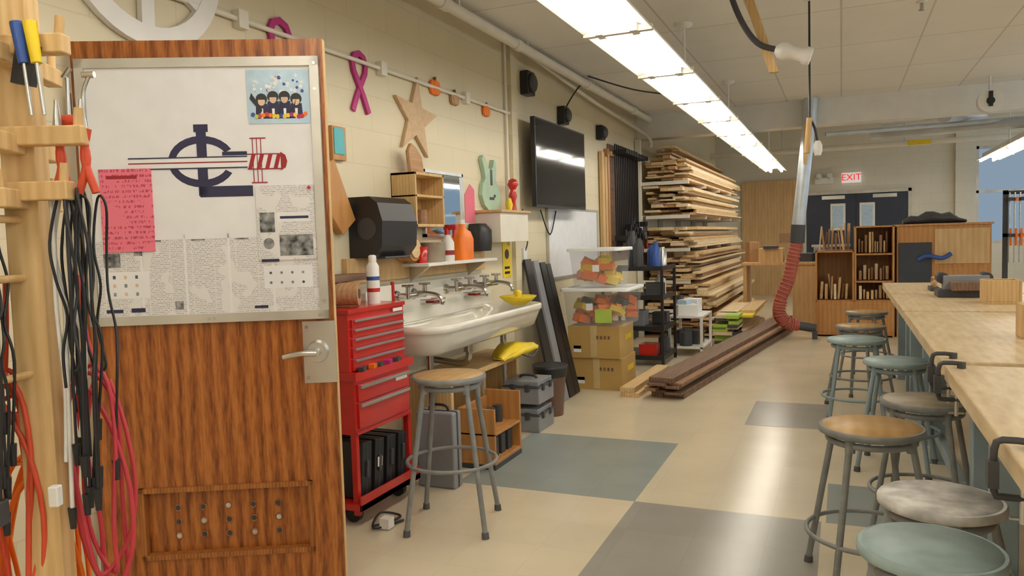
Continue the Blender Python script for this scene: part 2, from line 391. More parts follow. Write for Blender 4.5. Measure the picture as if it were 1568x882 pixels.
b.box(.085,.27,-.021,-.012,1.345,1.635,mPinkT)
b.box(.11,.22,-.0216,-.0209,1.60,1.612,mRInk)
def pz(d): return Matrix(((1,0,0,0),(0,0,-1,-d),(0,1,0,0),(0,0,0,1)))
b.box(.632,.858,-.0165,-.012,1.783,1.970,mLBlue)
b.prism([(.64,1.79),(.85,1.79),(.85,1.962),(.64,1.962)],.0005,mLBlue,pz(.0165))
for i in range(40):
    b.prism(circ(.65+random.random()*.19,1.89+random.random()*.06,.003+random.random()*.006,n=7),.0004,random.choice([mPaper,mPaper,mBlue,mPaper]),pz(.017))
for i in range(4):
    cx=.683+i*.042; cz=1.862+(.008 if i in(1,2) else 0)
    b.prism([(cx-.024,1.80),(cx+.024,1.80),(cx+.02,cz-.01),(cx-.02,cz-.01)],.0005,mNavy,pz(.0172))
    b.prism(circ(cx,cz+.006,.021,.020,14),.0005,mBlack,pz(.0175))
    b.prism(circ(cx,cz-.002,.013,.015,14),.0005,mSkin,pz(.0178))
    b.prism([(cx-.014,cz+.004),(cx+.014,cz+.004),(cx+.012,cz+.014),(cx-.012,cz+.014)],.0005,mBlack,pz(.018))
    b.prism([(cx-.004,1.80),(cx+.004,1.80),(cx+.005,1.835),(cx-.005,1.835)],.0005,mPaper,pz(.0175))
for x,s in ((.655,1),(.825,-1)):
    b.prism([(x-.015,1.87),(x-.008,1.89),(x+s*.03,1.83),(x+s*.025,1.82)],.0004,mBlack,pz(.0182))
for i in range(16):
    b.prism(circ(.65+i*.0128,1.803+random.random()*.012,.008,n=8),.0005,random.choice([mRed,mYel,mOrange,mMag,mBlue,mGreenP]),pz(.0183))
cx,cz=.455,1.655
def arc(rx,ry,t,a0,a1,m,d,n=24):
    o=circ(cx,cz,rx,ry,n,a0,a1); i=circ(cx,cz,rx-t,ry-t,n,a0,a1)[::-1]
    b.prism(o+i,.0006,m,pz(d))
arc(.122,.090,.026,math.radians(28),math.radians(332),mNavy,.0138)
def pr(x0,x1,z0,z1,m,d): b.prism([(x0,z0),(x1,z0),(x1,z1),(x0,z1)],.0006,m,pz(d))
pr(.438,.474,1.535,1.785,mNavy,.0139); pr(.442,.635,1.53,1.568,mNavy,.0139)
pr(.43,.482,1.758,1.785,mNavy,.01395)
b.prism([(.17,1.650),(.20,1.632),(.62,1.632),(.62,1.672),(.27,1.668),(.20,1.660)],.0007,mPaper,pz(.0145))
for z in (1.632,1.652,1.670): pr(.19,.62,z-.0022,z+.0022,mNavy if z!=1.652 else mRInk,.0152)
pr(.62,.745,1.625,1.677,mPaper,.0146)
for i in range(4):
    x=.622+i*.031; b.prism([(x,1.627),(x+.015,1.627),(x+.029,1.675),(x+.014,1.675)],.0006,mRInk,pz(.0154))
pr(.62,.745,1.623,1.627,mRInk,.0155); pr(.62,.745,1.675,1.679,mRInk,.0155)
b.prism([(.742,1.618),(.76,1.63),(.766,1.65),(.76,1.672),(.742,1.684)],.0006,mRInk,pz(.0154))
for x in (.64,.655,.67): pr(x,x+.003,1.575,1.735,mRInk,.0149)
for z in (1.735,1.579): pr(.632,.69,z-.004,z,mRInk,.0150)
pr(.53,.62,1.675,1.688,mNavy,.0151)
b.done(X=DM)

# ------------------------------------------------------------------ timber tool stand with cords
px,py=-1.56,1.075
RV=Vector((.918,.395,0)); FV=Vector((-.397,.916,0))
def q(w,z,d=0): return Vector((px,py,z))+RV*w+FV*d
b=B('timber_cord_stand')
ang=math.atan2(.395,.918)
X=Matrix.Translation((px,py,0))@Matrix.Rotation(ang+.15,4,'Z')
hw=.033
b.box(-hw,hw,-hw,hw,0,1.88,mPine,X)
b.loft([[X@Vector(p) for p in ((-.029,-.029,1.88),(.029,-.029,1.88),(.029,.029,1.88),(-.029,.029,1.88))],[X@Vector(p) for p in ((-.018,-.018,1.90),(.018,-.018,1.90),(.018,.018,1.90),(-.018,.018,1.90))]],mPine)
for a in (0,pi/2): b.box(-.30,.30,-.045,.045,0,.06,mPine,X@Matrix.Rotation(a,4,'Z')@Matrix.Translation((0,0,0 if a==0 else .002)))
for z,a,l,dy in ((1.765,-.15,.13,-.05),(1.745,pi/2,.17,0),(1.585,-.10,.15,-.05),(1.57,pi/2,.14,0),(1.475,-.15,.12,-.05),(1.46,pi/2,.13,0)):
    Y=X@Matrix.Rotation(a,4,'Z')@Matrix.Translation((0,dy,z))
    b.box(-l,l,-.017,.017,-.019,.019,mPine,Y)
    for e in (-1,1): b.cyl(Y@Vector((e*(l-.015),0,.01)),Y@Vector((e*(l-.01),0,.055)),.009,mPine,n=8)
for z in (1.58,1.42,1.30,1.1): b.cyl(q(0,z,-.03),q(-.01,z,-.10),.008,mPine,n=8)
b.done(.003)
def cordbundle(name,mat,n,w0,w1,z0,z1,r=.003,d0=-.06,d1=.04,plug=True):
    b=B(name)
    for i in range(n):
        w=random.uniform(w0,w1); d=random.uniform(d0,d1); zt=random.uniform(z0-.03,z0); zb=random.uniform(z1,z1+.25)
        dw=random.uniform(.008,.035)
        pts=[q(w,zb+random.uniform(.02,.25),d)]
        k=5
        for j in range(1,k): pts.append(q(w+random.uniform(-.010,.010),zb+(zt-zb)*(.25+.75*j/k),d+random.uniform(-.01,.01)))
        pts.append(q(w+dw*.5,zt+.02,d))
        for j in range(k,0,-1): pts.append(q(w+dw+random.uniform(-.010,.010),zb+(zt-zb)*(.2+.8*j/k),d+random.uniform(-.01,.01)))
        pts.append(q(w+dw*.6,zb,d))
        b.tube(pts,r,mat,6)
        if plug: b.cyl(q(w+dw*.6,zb+.01,d),q(w+dw*.6,zb-.035,d),.009,mBlack,.006,8)
    return b.done()
cordbundle('black_extension_cords',mBlack,17,-.115,-.035,1.48,.80,d0=-.13,d1=-.07)
cordbundle('black_extension_cords',mBlack,9,.075,.12,1.47,.78)
cordbundle('grey_extension_cords',mDark,4,-.06,-.02,1.32,.82,d0=-.13,d1=-.09)
cordbundle('white_extension_cord',mWhite,2,.055,.070,1.49,.76,.0045)
def coil(name,mat,w,z,d,R,n,r,ry):
    b=B(name); pts=[]
    for i in range(n*12):
        a=i/12*2*pi+1.5
        k=1+.13*math.sin(i*.7)
        pts.append(q(w+R*k*math.cos(a)+.012*math.sin(i*1.3),z+ry*k*math.sin(a),d+.03*math.sin(i*.45)))
    b.tube(pts,r,mat,8,sub=3)
    b.tube([pts[0],q(w*.8,z+ry+.1,d),q(w*.7,z+ry+.22,d)],r,mat,8)
    return b.done()
coil('orange_cord_coil',mOrRed,-.075,.82,-.01,.065,9,.0055,.26)
coil('red_cord_coil',mRedC,.085,.84,.06,.045,4,.005,.24)
coil('orange_cord_coil',mOrange,-.08,.62,.08,.08,7,.0055,.26)
b=B('hanging_screwdrivers')
for i,(w,m) in enumerate(((-.115,mBlack),(-.095,mBlue),(-.07,mOrange),(-.045,mBlack),(.055,mBlue),(.08,mYel))):
    t=q(w,1.80,-.085); bt=q(w+.012,1.72,-.09)
    b.cyl(t,bt,.013,m,.010,10); b.cyl(bt,q(w+.02,1.62,-.09),.004,mSteel,n=8)
b.cbox(q(-.05,1.80,-.09),(.12,.03,.03),mDark,(0,.3,ang)); b.cbox(q(.065,1.72,-.08),(.04,.02,.08),mBlack,(0,.2,ang))
b.done()
b=B('hanging_pliers')
for s in (0,.05):
    b.tube([q(.08+s,1.60,-.03),q(.095+s,1.54,-.03),q(.075+s,1.47,-.03)],.008,mOrRed)
    b.tube([q(.10+s,1.60,-.03),q(.09+s,1.54,-.03),q(.11+s,1.47,-.03)],.008,mOrRed)
    b.cyl(q(.09+s,1.59,-.03),q(.09+s,1.66,-.03),.012,mSteel,.004,8)
b.done()
b=B('sliding_bar_clamp')
b.tube([q(.125,1.62,0),q(.13,1.68,0),q(.145,1.715,0)],.004,mSteel); b.tube([q(.095,1.60,0),q(.098,1.71,0)],.004,mSteel)
b.cyl(q(.08,1.62,0),q(.12,1.62,0),.015,mOrRed,n=10); b.cyl(q(.13,1.715,-.0),q(.155,1.715,0),.007,mSteel,n=8); b.cyl(q(.09,1.71,0),q(.105,1.73,0),.006,mSteel,n=8)
b.done()
b=B('plug_socket_block'); b.cbox(q(-.04,.84,-.13),(.06,.04,.05),mDark,(0,0,ang)); b.cbox(q(.07,.86,-.09),(.020,.02,.042),mWhite,(0,0,ang)); b.cbox(q(-.03,.865,-.14),(.02,.02,.03),mWhite,(0,0,ang)); b.done(.003)

# ------------------------------------------------------------------ stools
def stool(x,y,h,R,seat,leg,rot,spread=.255,ringz=.3,rim=None):
    b=B('round_stool')
    b.lathe((x,y,h-.028),[(R-.012,0),(R,.006),(R,.022),(R-.004,.028)],rim or leg,36)
    b.lathe((x,y,h-.004),[(R-.012,0),(R-.014,.006),(.0001,.007)],seat,36)
    b.ring((x,y,h-.05),R-.035,.012,leg,28)
    for k in range(4):
        a=math.radians(rot+90*k); c,s_=math.cos(a),math.sin(a)
        top=Vector((x+(R-.035)*c,y+(R-.035)*s_,h-.03)); bot=Vector((x+spread*c,y+spread*s_,.015))
        b.cyl(top,bot,.0125,leg,.0125,12)
        b.cyl(bot+(top-bot)*.02,bot-Vector((0,0,.015)),.016,mRubber,.018,12)
        b.cyl(top,top-Vector((0,0,.045)),.018,leg,n=10)
    t=(h-ringz)/h; rr=(R-.035)+(spread-R+.035)*t
    b.ring((x,y,ringz),rr+.005,.009,leg,32)
    return b.done()
stool(-1.71,3.17,.72,.175,mSeatW,mGrey,-29.5,.26,.31)
stool(.10,3.13,.61,.185,mSeatW,mGrey,60.5,.262,.2)
stool(.19,1.99,.60,.160,mBlueSt,mGrey,20,.25,.2,mBlueSt)
stool(.25,2.37,.60,.160,mSeatWh,mGrey,10,.25,.2,mSeatWh)
stool(.33,3.72,.60,.178,mSeatG,mGrey,30,.25,.2,mGrey)
stool(.28,4.74,.61,.172,mBlueSt,mBlueSt2,35,.25,.22,mBlueSt)
stool(.09,5.64,.61,.185,mBlueSt,mBlueSt2,45,.25,.22,mBlueSt)
stool(.13,6.40,.61,.178,mSeatW,mGrey,15,.25,.22)
stool(.20,7.50,.61,.178,mSeatW,mGrey,25,.25,.22)
stool(-1.13,1.18,.60,.165,mSeatWh,mGrey,25,.21,.12)

# ------------------------------------------------------------------ workbenches
def bench(y0,y1,x0=.34,x1=1.75,h=.85):
    b=B('maple_workbench')
    b.box(x0,x1,y0,y1,h-.055,h,mMaple)
    for x in (x0+.12,x1-.2):
        for y in (y0+.12,y1-.2):
            b.box(x,x+.08,y,y+.08,0,h-.055,mBlueSt2)
            b.box(x-.01,x+.09,y-.01,y+.09,0,.01,mBlueSt2)
        b.box(x,x+.08,y0+.12,y1-.12,h-.16,h-.055,mBlueSt2); b.box(x+.02,x+.06,y0+.15,y1-.15,.14,.2,mBlueSt2)
    for y in (y0+.12,y1-.2): b.box(x0+.12,x1-.12,y,y+.08,h-.16,h-.056,mBlueSt2)
    b.box(x0+.45,x1-.3,y0+.3,y1-.3,.2,h-.12,mPly)
    return b.done(.005)
bench(1.45,3.13); bench(3.22,5.08); bench(5.16,6.45); bench(6.53,7.75)
def clamp(x,y,z=.85):
    b=B('bench_edge_clamp')
    b.tube([(x+.045,y,z+.016),(x-.01,y,z+.018),(x-.026,y,z-.005),(x-.026,y,z-.10),(x-.01,y,z-.112),(x+.04,y,z-.112)],.008,mDark,sub=2)
    b.cyl((x+.045,y,z+.002),(x+.045,y,z+.022),.014,mDark,n=12)
    b.cyl((x+.03,y,z-.17),(x+.03,y,z-.06),.007,mSteel,n=10); b.cyl((x+.005,y,z-.16),(x+.055,y,z-.16),.004,mSteel,n=8); b.cyl((x+.03,y,z-.066),(x+.03,y,z-.056),.014,mSteel,n=12)
    b.box(x-.040,x-.018,y-.018,y+.018,z-.09,z-.03,mDark)
    return b.done()
clamp(.34,3.06); clamp(.34,3.28); clamp(.34,1.98)
b=B('sawn_wood_block'); b.box(.72,.95,3.9,4.05,.85,1.0,mPine); b.box(.78,.86,3.89,4.06,.9,.96,mSeatW); b.done(.004)
b=B('paper_plate'); b.lathe((.82,3.45,.85),[(.07,0),(.10,.008),(.097,.010),(.068,.003)],mPaper,28); b.done()
b=B('blue_carry_case'); b.box(1.02,1.5,4.75,4.95,.85,1.02,mBlue); b.box(1.1,1.4,4.73,4.75,.92,.96,mDark); b.tube([(1.15,4.85,1.02),(1.2,4.85,1.06),(1.35,4.85,1.06),(1.4,4.85,1.02)],.012,mDark); b.done(.01)
b=B('wooden_box'); b.box(.83,1.03,5.6,5.8,.85,.865,mPine)
for a in ((.83,.845,5.6,5.8),(1.015,1.03,5.6,5.8),(.845,1.015,5.6,5.615),(.845,1.015,5.785,5.8)): b.box(*a,.865,1.0,mPine)
b.done(.003)
b=B('bench_belt_sander')
b.box(.62,.98,6.1,6.35,.85,.90,mDark); b.box(.66,.94,6.15,6.28,.90,1.0,mToolGrey); b.cyl((.66,6.2,.98),(.66,6.32,.98),.04,mDark); b.cyl((.93,6.2,.98),(.93,6.32,.98),.04,mDark); b.box(.7,.9,6.05,6.15,.9,.96,mWal)
b.done(.005)
b=B('hand_planes')
for x,y in ((.66,6.8),(.85,7.0),(1.05,6.85)):
    b.box(x-.03,x+.03,y-.12,y+.12,.85,.88,mDark); b.lathe((x,y-.08,.88),[(.01,0),(.018,.03),(.012,.05),(.001,.055)],mLumY[1],10); b.tube([(x,y+.06,.88),(x,y+.08,.92),(x,y+.05,.95)],.012,mLumY[1])
b.done()

# ------------------------------------------------------------------ tool chest
b=B('red_rolling_tool_chest')
y0,y1,xf=2.98,3.48,-2.12
b.box(-2.46,xf-.02,y0,y1,.74,1.02,mRed); b.box(-2.47,xf-.01,y0-.005,y1+.005,1.02,1.04,mRed)
zz=.99
for h_ in (.045,.045,.045,.055,.06):
    b.box(xf-.02,xf-.008,y0+.02,y1-.02,zz-h_+.006,zz,mRed); b.box(xf-.008,xf+.003,y0+.03,y1-.03,zz-.012,zz-.002,mSteel); zz-=h_
b.box(xf-.009,xf-.006,y1-.12,y1-.03,.995,1.012,mWhite)
b.box(-2.46,xf+.02,y0-.01,y1+.02,.70,.74,mRed)
for yy,m in ((3.05,mDark),(3.14,mOrange),(3.2,mDark),(3.28,mMag),(3.36,mDark)): b.cbox((xf+.005,yy,.75),(.03,.06,.02),m,(0,0,.3))
b.box(-2.46,xf,y0,y1,.44,.70,mRed)
zz=.68
for h_ in (.09,.13):
    b.box(xf,xf+.012,y0+.02,y1-.02,zz-h_+.008,zz,mRed); b.box(xf+.012,xf+.024,y0+.03,y1-.03,zz-.02,zz-.004,mSteel); zz-=h_
b.box(xf+.012,xf+.014,y1-.15,y1-.04,.64,.66,mWhite)
b.box(xf,xf+.01,y0,y1,.44,.455,mRed)
for yy in (y0,y1-.025):
    b.box(-2.46,-2.43,yy,yy+.025,.05,.44,mRed); b.box(xf-.03,xf,yy,yy+.025,.05,.44,mRed)
b.box(-2.46,xf+.03,y0-.02,y1+.03,.08,.11,mRed); b.box(xf+.02,xf+.03,y0-.02,y1+.03,.08,.15,mRed)
for yy in (y0+.05,y1-.05):
    for xx in (-2.38,xf-.06): b.cyl((xx,yy-.015,.04),(xx,yy+.015,.04),.04,mBlack,n=16)
b.done(.004)
b=B('black_power_tool_cases')
for i in range(4):
    yy=3.02+i*.11
    X=Matrix.Translation((-2.26,yy+.04,.115))@Matrix.Rotation(-.10,4,'X')
    b.box(-.12,.13,-.04,.04,0,.27-.01*i,mBlack,X); b.box(.13,.14,-.01,.01,.1,.18,mDark,X); b.box(-.12,.132,-.003,.003,.0,.272-.01*i,mDark,X)
    if i==1: b.box(.131,.136,-.02,.02,.12,.17,mWhite,X)
b.done(.012)
b=B('grey_hard_case'); b.box(-2.16,-1.93,3.60,3.70,.0,.42,mToolGrey); b.box(-2.165,-1.925,3.64,3.66,.0,.425,mDark); b.tube([(-2.1,3.65,.42),(-2.08,3.65,.45),(-2.0,3.65,.45),(-1.98,3.65,.42)],.008,mBlack); b.done(.015)
b=B('aerosol_can'); b.lathe((-2.22,3.33,1.04),[(.033,0),(.033,.19),(.022,.21)],mWhite,18); b.lathe((-2.22,3.33,1.25),[(.02,0),(.02,.035),(.012,.04)],mWhite,14); b.lathe((-2.22,3.33,1.10),[(.0335,0),(.0335,.02)],mRed,18);b.lathe((-2.22,3.33,1.16),[(.0335,0),(.0335,.02)],mBlue,18); b.done()
b=B('sandpaper_roll'); b.cyl((-2.4,3.12,1.10),(-2.22,3.2,1.10),.058,mLumY[1],n=22); b.cyl((-2.23,3.196,1.10),(-2.218,3.201,1.10),.025,mDark,n=16); b.done()
b=B('power_strip_cable'); b.tube([(-2.05,2.98,.01),(-1.98,3.05,.02),(-2.0,3.15,.01),(-2.08,3.1,.03),(-2.02,2.95,.015),(-1.95,3.1,.01)],.006,mBlack); b.cbox((-1.98,3.0,.03),(.05,.05,.05),mWhite); b.done()

# ------------------------------------------------------------------ trough sink
b=B('trough_sink')
sx0,sx1,sy0,sy1=-2.48,-1.97,3.56,5.22
def rr(i,z,r): return rrect(sx0+i*.4,sx1-i,sy0+i,sy1-i,r,z,7)
b.loft([rr(.10,.715,.10),rr(.05,.74,.14),rr(.02,.82,.16),rr(.008,.845,.17),rr(-.0,.85,.17),rr(0,.88,.17),rr(.01,.89,.165),rr(.03,.885,.15),rr(.05,.84,.13),rr(.09,.76,.1),rr(.14,.75,.06)],mPorc)
b.loft([[Vector((xx,y,z)) for y,z in ((sy0+.02,.86),(sy1-.02,.86),(sy1-.02,1.07),(sy1-.06,1.10),(sy0+.06,1.10),(sy0+.02,1.07))] for xx in (-2.49,-2.44)],mPorc,smooth=False)
for y in (3.85,4.9):
    b.cyl((-2.2,y,0),(-2.2,y,.73),.022,mChrome); b.lathe((-2.2,y,0),[(.05,0),(.03,.02)],mChrome,16)
b.tube([(-2.2,4.35,.73),(-2.2,4.35,.60),(-2.25,4.35,.56),(-2.36,4.35,.57),(-2.47,4.35,.58)],.022,mChrome); b.lathe((-2.2,4.35,.64),[(.03,0),(.03,.05)],mChrome,14)
b.done()
def faucet(y):
    b=B('sink_faucet'); z=1.03
    for dy in (-.10,.10):
        b.cyl((-2.44,y+dy,z),(-2.36,y+dy,z),.020,mChrome,n=14); b.lathe((-2.44,y+dy,z),[(.035,0),(.03,.012)],mChrome,16,Matrix.Rotation(pi/2,4,'Y'))
        b.cyl((-2.36,y+dy,z-.015),(-2.36,y+dy,z+.055),.014,mChrome,n=12)
        for a in (.4,.4+pi/2): b.cyl((-2.36+.035*math.cos(a),y+dy+.035*math.sin(a),z+.062),(-2.36-.035*math.cos(a),y+dy-.035*math.sin(a),z+.062),.007,mChrome,n=8)
    b.cyl((-2.36,y-.10,z),(-2.36,y+.10,z),.018,mChrome,n=14)
    b.tube([(-2.36,y,z),(-2.30,y,z+.012),(-2.22,y,z),(-2.19,y,z-.03),(-2.19,y,z-.055)],.013,mChrome,10)
    b.done()
for y in (4.0,4.62,5.06): faucet(y)
def soapdish(y):
    b=B('soap_dish'); b.box(-2.44,-2.34,y-.07,y+.07,.955,.965,mChrome); b.tube([(-2.44,y-.07,.985),(-2.34,y-.07,.985),(-2.34,y+.07,.985),(-2.44,y+.07,.985)],.005,mChrome,6,sub=1); b.box(-2.42,-2.36,y-.04,y+.04,.965,.985,mRedD); b.done(.003)
soapdish(4.25); soapdish(4.85)
b=B('yellow_bowl'); b.lathe((-2.14,5.05,.88),[(.05,0),(.10,.025),(.135,.06),(.13,.062),(.10,.03),(.05,.01)],mYel,28); b.lathe((-2.14,5.05,.93),[(.02,0),(.03,.04),(.01,.055)],mYel,14); b.done()
b=B('plywood_bench_shelf')
b.box(-2.47,-2.12,3.95,5.18,.50,.53,mPine); b.box(-2.47,-2.21,4.4,5.2,.10,.125,mPine)
for y in (3.95,4.5,5.15): b.box(-2.47,-2.21 if y>4 else -2.12,y,y+.03,.0,.50,mPine)
b.done(.003)
b=B('open_wooden_crate')
for a in ((-2.1,-1.86,3.98,4.0,.05,.36),(-2.1,-1.86,4.36,4.38,.05,.40),(-2.1,-2.08,4.0,4.36,.05,.36),(-2.1,-1.86,3.98,4.38,.03,.05),(-2.1,-1.86,3.98,4.38,.20,.215)): b.box(*a,mPlyO)
for y in (4.06,4.16,4.26): b.box(-2.06,-1.9,y,y+.06,.05,.17,mDark); b.cyl((-1.98,y+.03,.215),(-1.98,y+.03,.32),.03,mOrange if y<4.1 else mDark,n=12)
b.box(-2.1,-1.86,3.98,4.38,0,.03,mDark)
b.done(.003)
b=B('yellow_work_apron')
loops=[]
for k,(y,zt,w) in enumerate(((4.66,.55,.04),(4.74,.60,.08),(4.84,.63,.10),(4.95,.62,.11),(5.05,.61,.10),(5.13,.585,.08),(5.18,.55,.04))):
    loops.append([Vector((-2.12+w*math.cos(a)*1.2,y+.02*math.sin(3*a),.533+(zt-.53)*.5+(zt-.53)*.5*math.sin(a)+.006*math.sin(5*a+k))) for a in [2*pi*i/16 for i in range(16)]])
b.loft(loops,mYel); b.tube([(-2.02,4.8,.56),(-1.98,4.9,.53),(-2.0,5.05,.56)],.006,mDark); b.done()
def toolbox(z,y):
    b=B('grey_toolbox'); x0,x1=-2.2,-1.93
    b.box(x0,x1,y,y+.30,z,z+.12,mToolGrey); b.box(x0-.008,x1+.008,y-.008,y+.308,z+.115,z+.125,mDark); b.box(x0+.01,x1-.01,y+.01,y+.29,z+.125,z+.16,mToolGrey)
    b.tube([(x0+.07,y+.15,z+.16),(x0+.09,y+.15,z+.178),(x1-.09,y+.15,z+.178),(x1-.07,y+.15,z+.16)],.01,mDark)
    for x in (x0+.06,x1-.1): b.box(x,x+.035,y-.014,y,z+.09,z+.14,mDark)
    for yy in (y+.06,y+.2): b.box(x1,x1+.014,yy,yy+.035,z+.09,z+.14,mDark)
    b.done(.008)
toolbox(.0,4.86); toolbox(.195,4.87)
b=B('waste_bin'); b.lathe((-2.05,5.42,0),[(.095,0),(.125,.36),(.13,.37),(.118,.37),(.09,.02)],M('brown_bin',(.16,.09,.06),.5),26)
b.lathe((-2.05,5.42,.30),[(.127,0),(.135,.06),(.137,.085),(.12,.08)],mBlack,26); b.done()
b=B('leaning_black_panels')
for i,(y,w_,m) in enumerate(((5.66,.16,mBlack),(5.86,.13,mToolGrey),(6.02,.14,mBlack),(6.17,.12,mBlack))):
    lo=Vector((-2.12,y,0)); hi=Vector((-2.475,y+.30,1.17-.02*i))
    u=Vector((0,w_,0)); n_=Vector((.02,0,.006))
    b.loft([[lo,lo+u,lo+u+n_,lo+n_],[hi,hi+u*.9,hi+u*.9+n_,hi+n_]],m,smooth=False)
b.done()
def carton(x0,x1,y0,y1,z0,z1):
    b=B('cardboard_box'); b.box(x0,x1,y0,y1,z0,z1,mCard)
    b.box((x0+x1)/2-.03,(x0+x1)/2+.03,y0-.002,y1+.002,z0+.01,z1+.001,mTape)
    b.box(x0+.03,x0+.14,y0-.003,y0,z0+.08,z0+.20,mCard); b.box(x0+.05,x0+.12,y0-.003,y0,z0+.05,z0+.11,mPaper)
    b.box(x1,x1+.002,y0+.2,y0+.4,z0+.14,z0+.19,mYel)
    for k in range(4): b.box(x0+.26+k*.035,x0+.28+k*.035,y0-.003,y0,z0+.17,z0+.20,mWal)
    b.done(.004)
carton(-2.22,-1.76,6.42,6.90,0,.28); carton(-2.24,-1.77,6.40,6.88,.282,.565)
def bin_(x0,x1,y0,y1,z0,z1,label):
    b=B('clear_storage_bin')
    def L(i,z): return rrect(x0+i,x1-i,y0+i,y1-i,.04,z,4)
    b.loft([L(.03,z0),L(.0,z1-.03),L(-.012,z1-.03),L(-.012,z1-.02)],mBin,True,False)
    b.loft([L(-.018,z1-.028),L(-.018,z1-.005),L(-.01,z1),L(.03,z1),L(.035,z1-.01)],mBinLid)
    for k in range(46):
        cx=random.uniform(x0+.09,x1-.09); cy=random.uniform(y0+.08,y1-.08); cz=random.uniform(z0+.05,z0+(z1-z0)*.64)
        b.cbox((cx,cy,cz),(random.uniform(.08,.15),random.uniform(.05,.12),random.uniform(.04,.08)),random.choice([mOrange,mOrange,mYel,mOrange,mYel,mOrange,mDark,mYel]),(random.random()*.5,random.random()*.5,random.random()*3))
    if label: b.box(x0+.30,x0+.45,y0+.0,y0+.004,z0+.03,z0+.15,mGreenP)
    b.box(x0+.22,x0+.28,y0+.0,y0+.004,z0+.14,z0+.2,mPaper)
    b.done()
bin_(-2.28,-1.70,6.38,6.98,.567,.90,True); bin_(-2.22,-1.78,6.40,6.90,.903,1.25,False)
b=B('black_shelf_unit')
x0,x1,y0,y1=-2.3,-1.68,7.72,8.35
for x in (x0,x1):
    for y in (y0,y1): b.box(x-.014,x+.014,y-.014,y+.014,0,1.02,mBlack)
for z in (.08,.38,.70,1.0):
    b.box(x0,x1,y0,y1,z,z+.02,mBlack); b.box(x0,x1,y0-.012,y0,z-.015,z+.03,mBlack); b.box(x1,x1+.012,y0,y1,z-.015,z+.03,mBlack)
b.done()
def clutter(name,items):
    b=B(name)
    for it in items:
        k=it[0]
        if k=='b': _,x,y,z,a,c,d,m=it; b.cbox((x,y,z+d/2),(a,c,d),m,(0,0,random.uniform(-.4,.4)))
        else: _,x,y,z,r,h_,m=it; b.lathe((x,y,z),[(r,0),(r,h_*.75),(r*.55,h_*.85),(r*.55,h_)],m,14)
    return b.done(.004)
clutter('shelf_supplies',[('b',-1.85,7.85,.10,.18,.2,.12,mRed),('c',-1.75,8.1,.10,.06,.2,mDark),('b',-1.8,8.2,.40,.16,.16,.12,mDark),('b',-2.0,7.95,.40,.2,.2,.16,mToolGrey),('b',-1.8,7.95,.72,.2,.2,.13,mDark),('c',-1.8,8.2,.72,.06,.2,mWhite)])
clutter('glue_bottles',[('c',-1.76,7.82,1.02,.045,.26,mBlue),('c',-1.84,7.95,1.02,.04,.22,mBlue),('c',-1.95,7.85,1.02,.05,.3,mDark),('c',-2.05,8.0,1.02,.05,.38,mDark),('c',-1.75,8.1,1.02,.045,.2,mSteel)])
b=B('white_side_table')
x0,x1,y0,y1=-1.78,-1.40,8.45,9.1
for z in (.08,.42): b.box(x0,x1,y0,y1,z,z+.025,mWhite)
for x in (x0,x1-.03):
    for y in (y0,y1-.03): b.box(x,x+.03,y,y+.03,0,.42,mWhite)
b.done(.003)
clutter('mixed_workshop_supplies',[('b',-1.6,8.6,.445,.22,.2,.12,mWhite),('b',-1.58,8.9,.445,.16,.16,.16,mPaper),('c',-1.7,8.8,.445,.05,.2,mDark),('c',-1.6,8.55,.105,.07,.2,mDark),('b',-1.6,8.8,.105,.26,.25,.15,mDark),('b',-1.62,8.6,.565,.12,.12,.05,mLBlue)])

# ------------------------------------------------------------------ lumber
b=B('lumber_rack')
ys=[9.95,11.3,12.65,14.0,15.3]
for y in ys:
    b.box(-2.49,-2.42,y,y+.06,0,2.6,mCream)
    for z in (2.04,1.60,1.17,.75,.37): b.box(-2.42,-1.80,y+.01,y+.05,z-.045,z,mCream)
b.done()
def lumber(x0,x1,y0,L,z0,z1,fill=1.0,skew=0,mats=mLumL,jit=.25,name='lumber_stack',taper=.12):
    b=B(name); z=z0
    while z<z1:
        t=random.choice((.022,.03,.042)); x=x0+random.uniform(0,.04); lim=x1-random.uniform(0,taper)*(z-z0)/(z1-z0+.01)*2
        while x<lim:
            w_=min(random.uniform(.08,.24),x1+.03-x)
            if w_<.035: break
            if random.random()<fill:
                ya=y0+random.uniform(-jit,jit); ll=L*random.uniform(.8,1.02)
                b.box(x,x+w_-.004,ya,ya+ll,z,z+t-.002,random.choice(mats))
            x+=w_
        z+=t
    if skew:
        c=Vector(((x0+x1)/2,y0,0)); R_=Matrix.Translation(c)@Matrix.Rotation(skew,4,'Z')@Matrix.Translation(-c)
        b.v=[R_@p for p in b.v]
    return b.done()
lumber(-2.40,-1.84,10.2,5.2,2.04,2.36,.96); lumber(-2.40,-1.80,10.2,5.2,1.60,1.96,.97)
lumber(-2.40,-1.78,10.15,5.2,1.17,1.42,.96); lumber(-2.40,-1.70,10.15,5,.75,1.10,.97); lumber(-2.40,-1.55,10.1,5,.37,.68,.97)
lumber(-2.40,-1.47,10.1,4,0,.29,.95)
lumber(-1.43,-1.02,9.85,1.6,.0,.34,.95,mats=[mLumY[0],mLumY[2],mLumY[2],mYel,mLumY[1]],taper=.3)
lumber(-1.43,-1.15,9.30,.5,.0,.34,.9,mats=[mLumY[2],mLumY[0],mGreenP,mDark],jit=.05)
lumber(-1.50,-1.22,6.2,5.0,0,.16,1,-.125,[mWal,mLumY[3],mWal,mLumY[1]],.08,'hardwood_plank_stack')
lumber(-1.72,-1.56,6.15,1.3,0,.09,1,-.04,[mLumY[2],mLumY[0],mLumY[2]],.05,'offcut_board_stack')
lumber(-2.30,-2.0,10.2,4.2,2.42,2.5,.7,0)

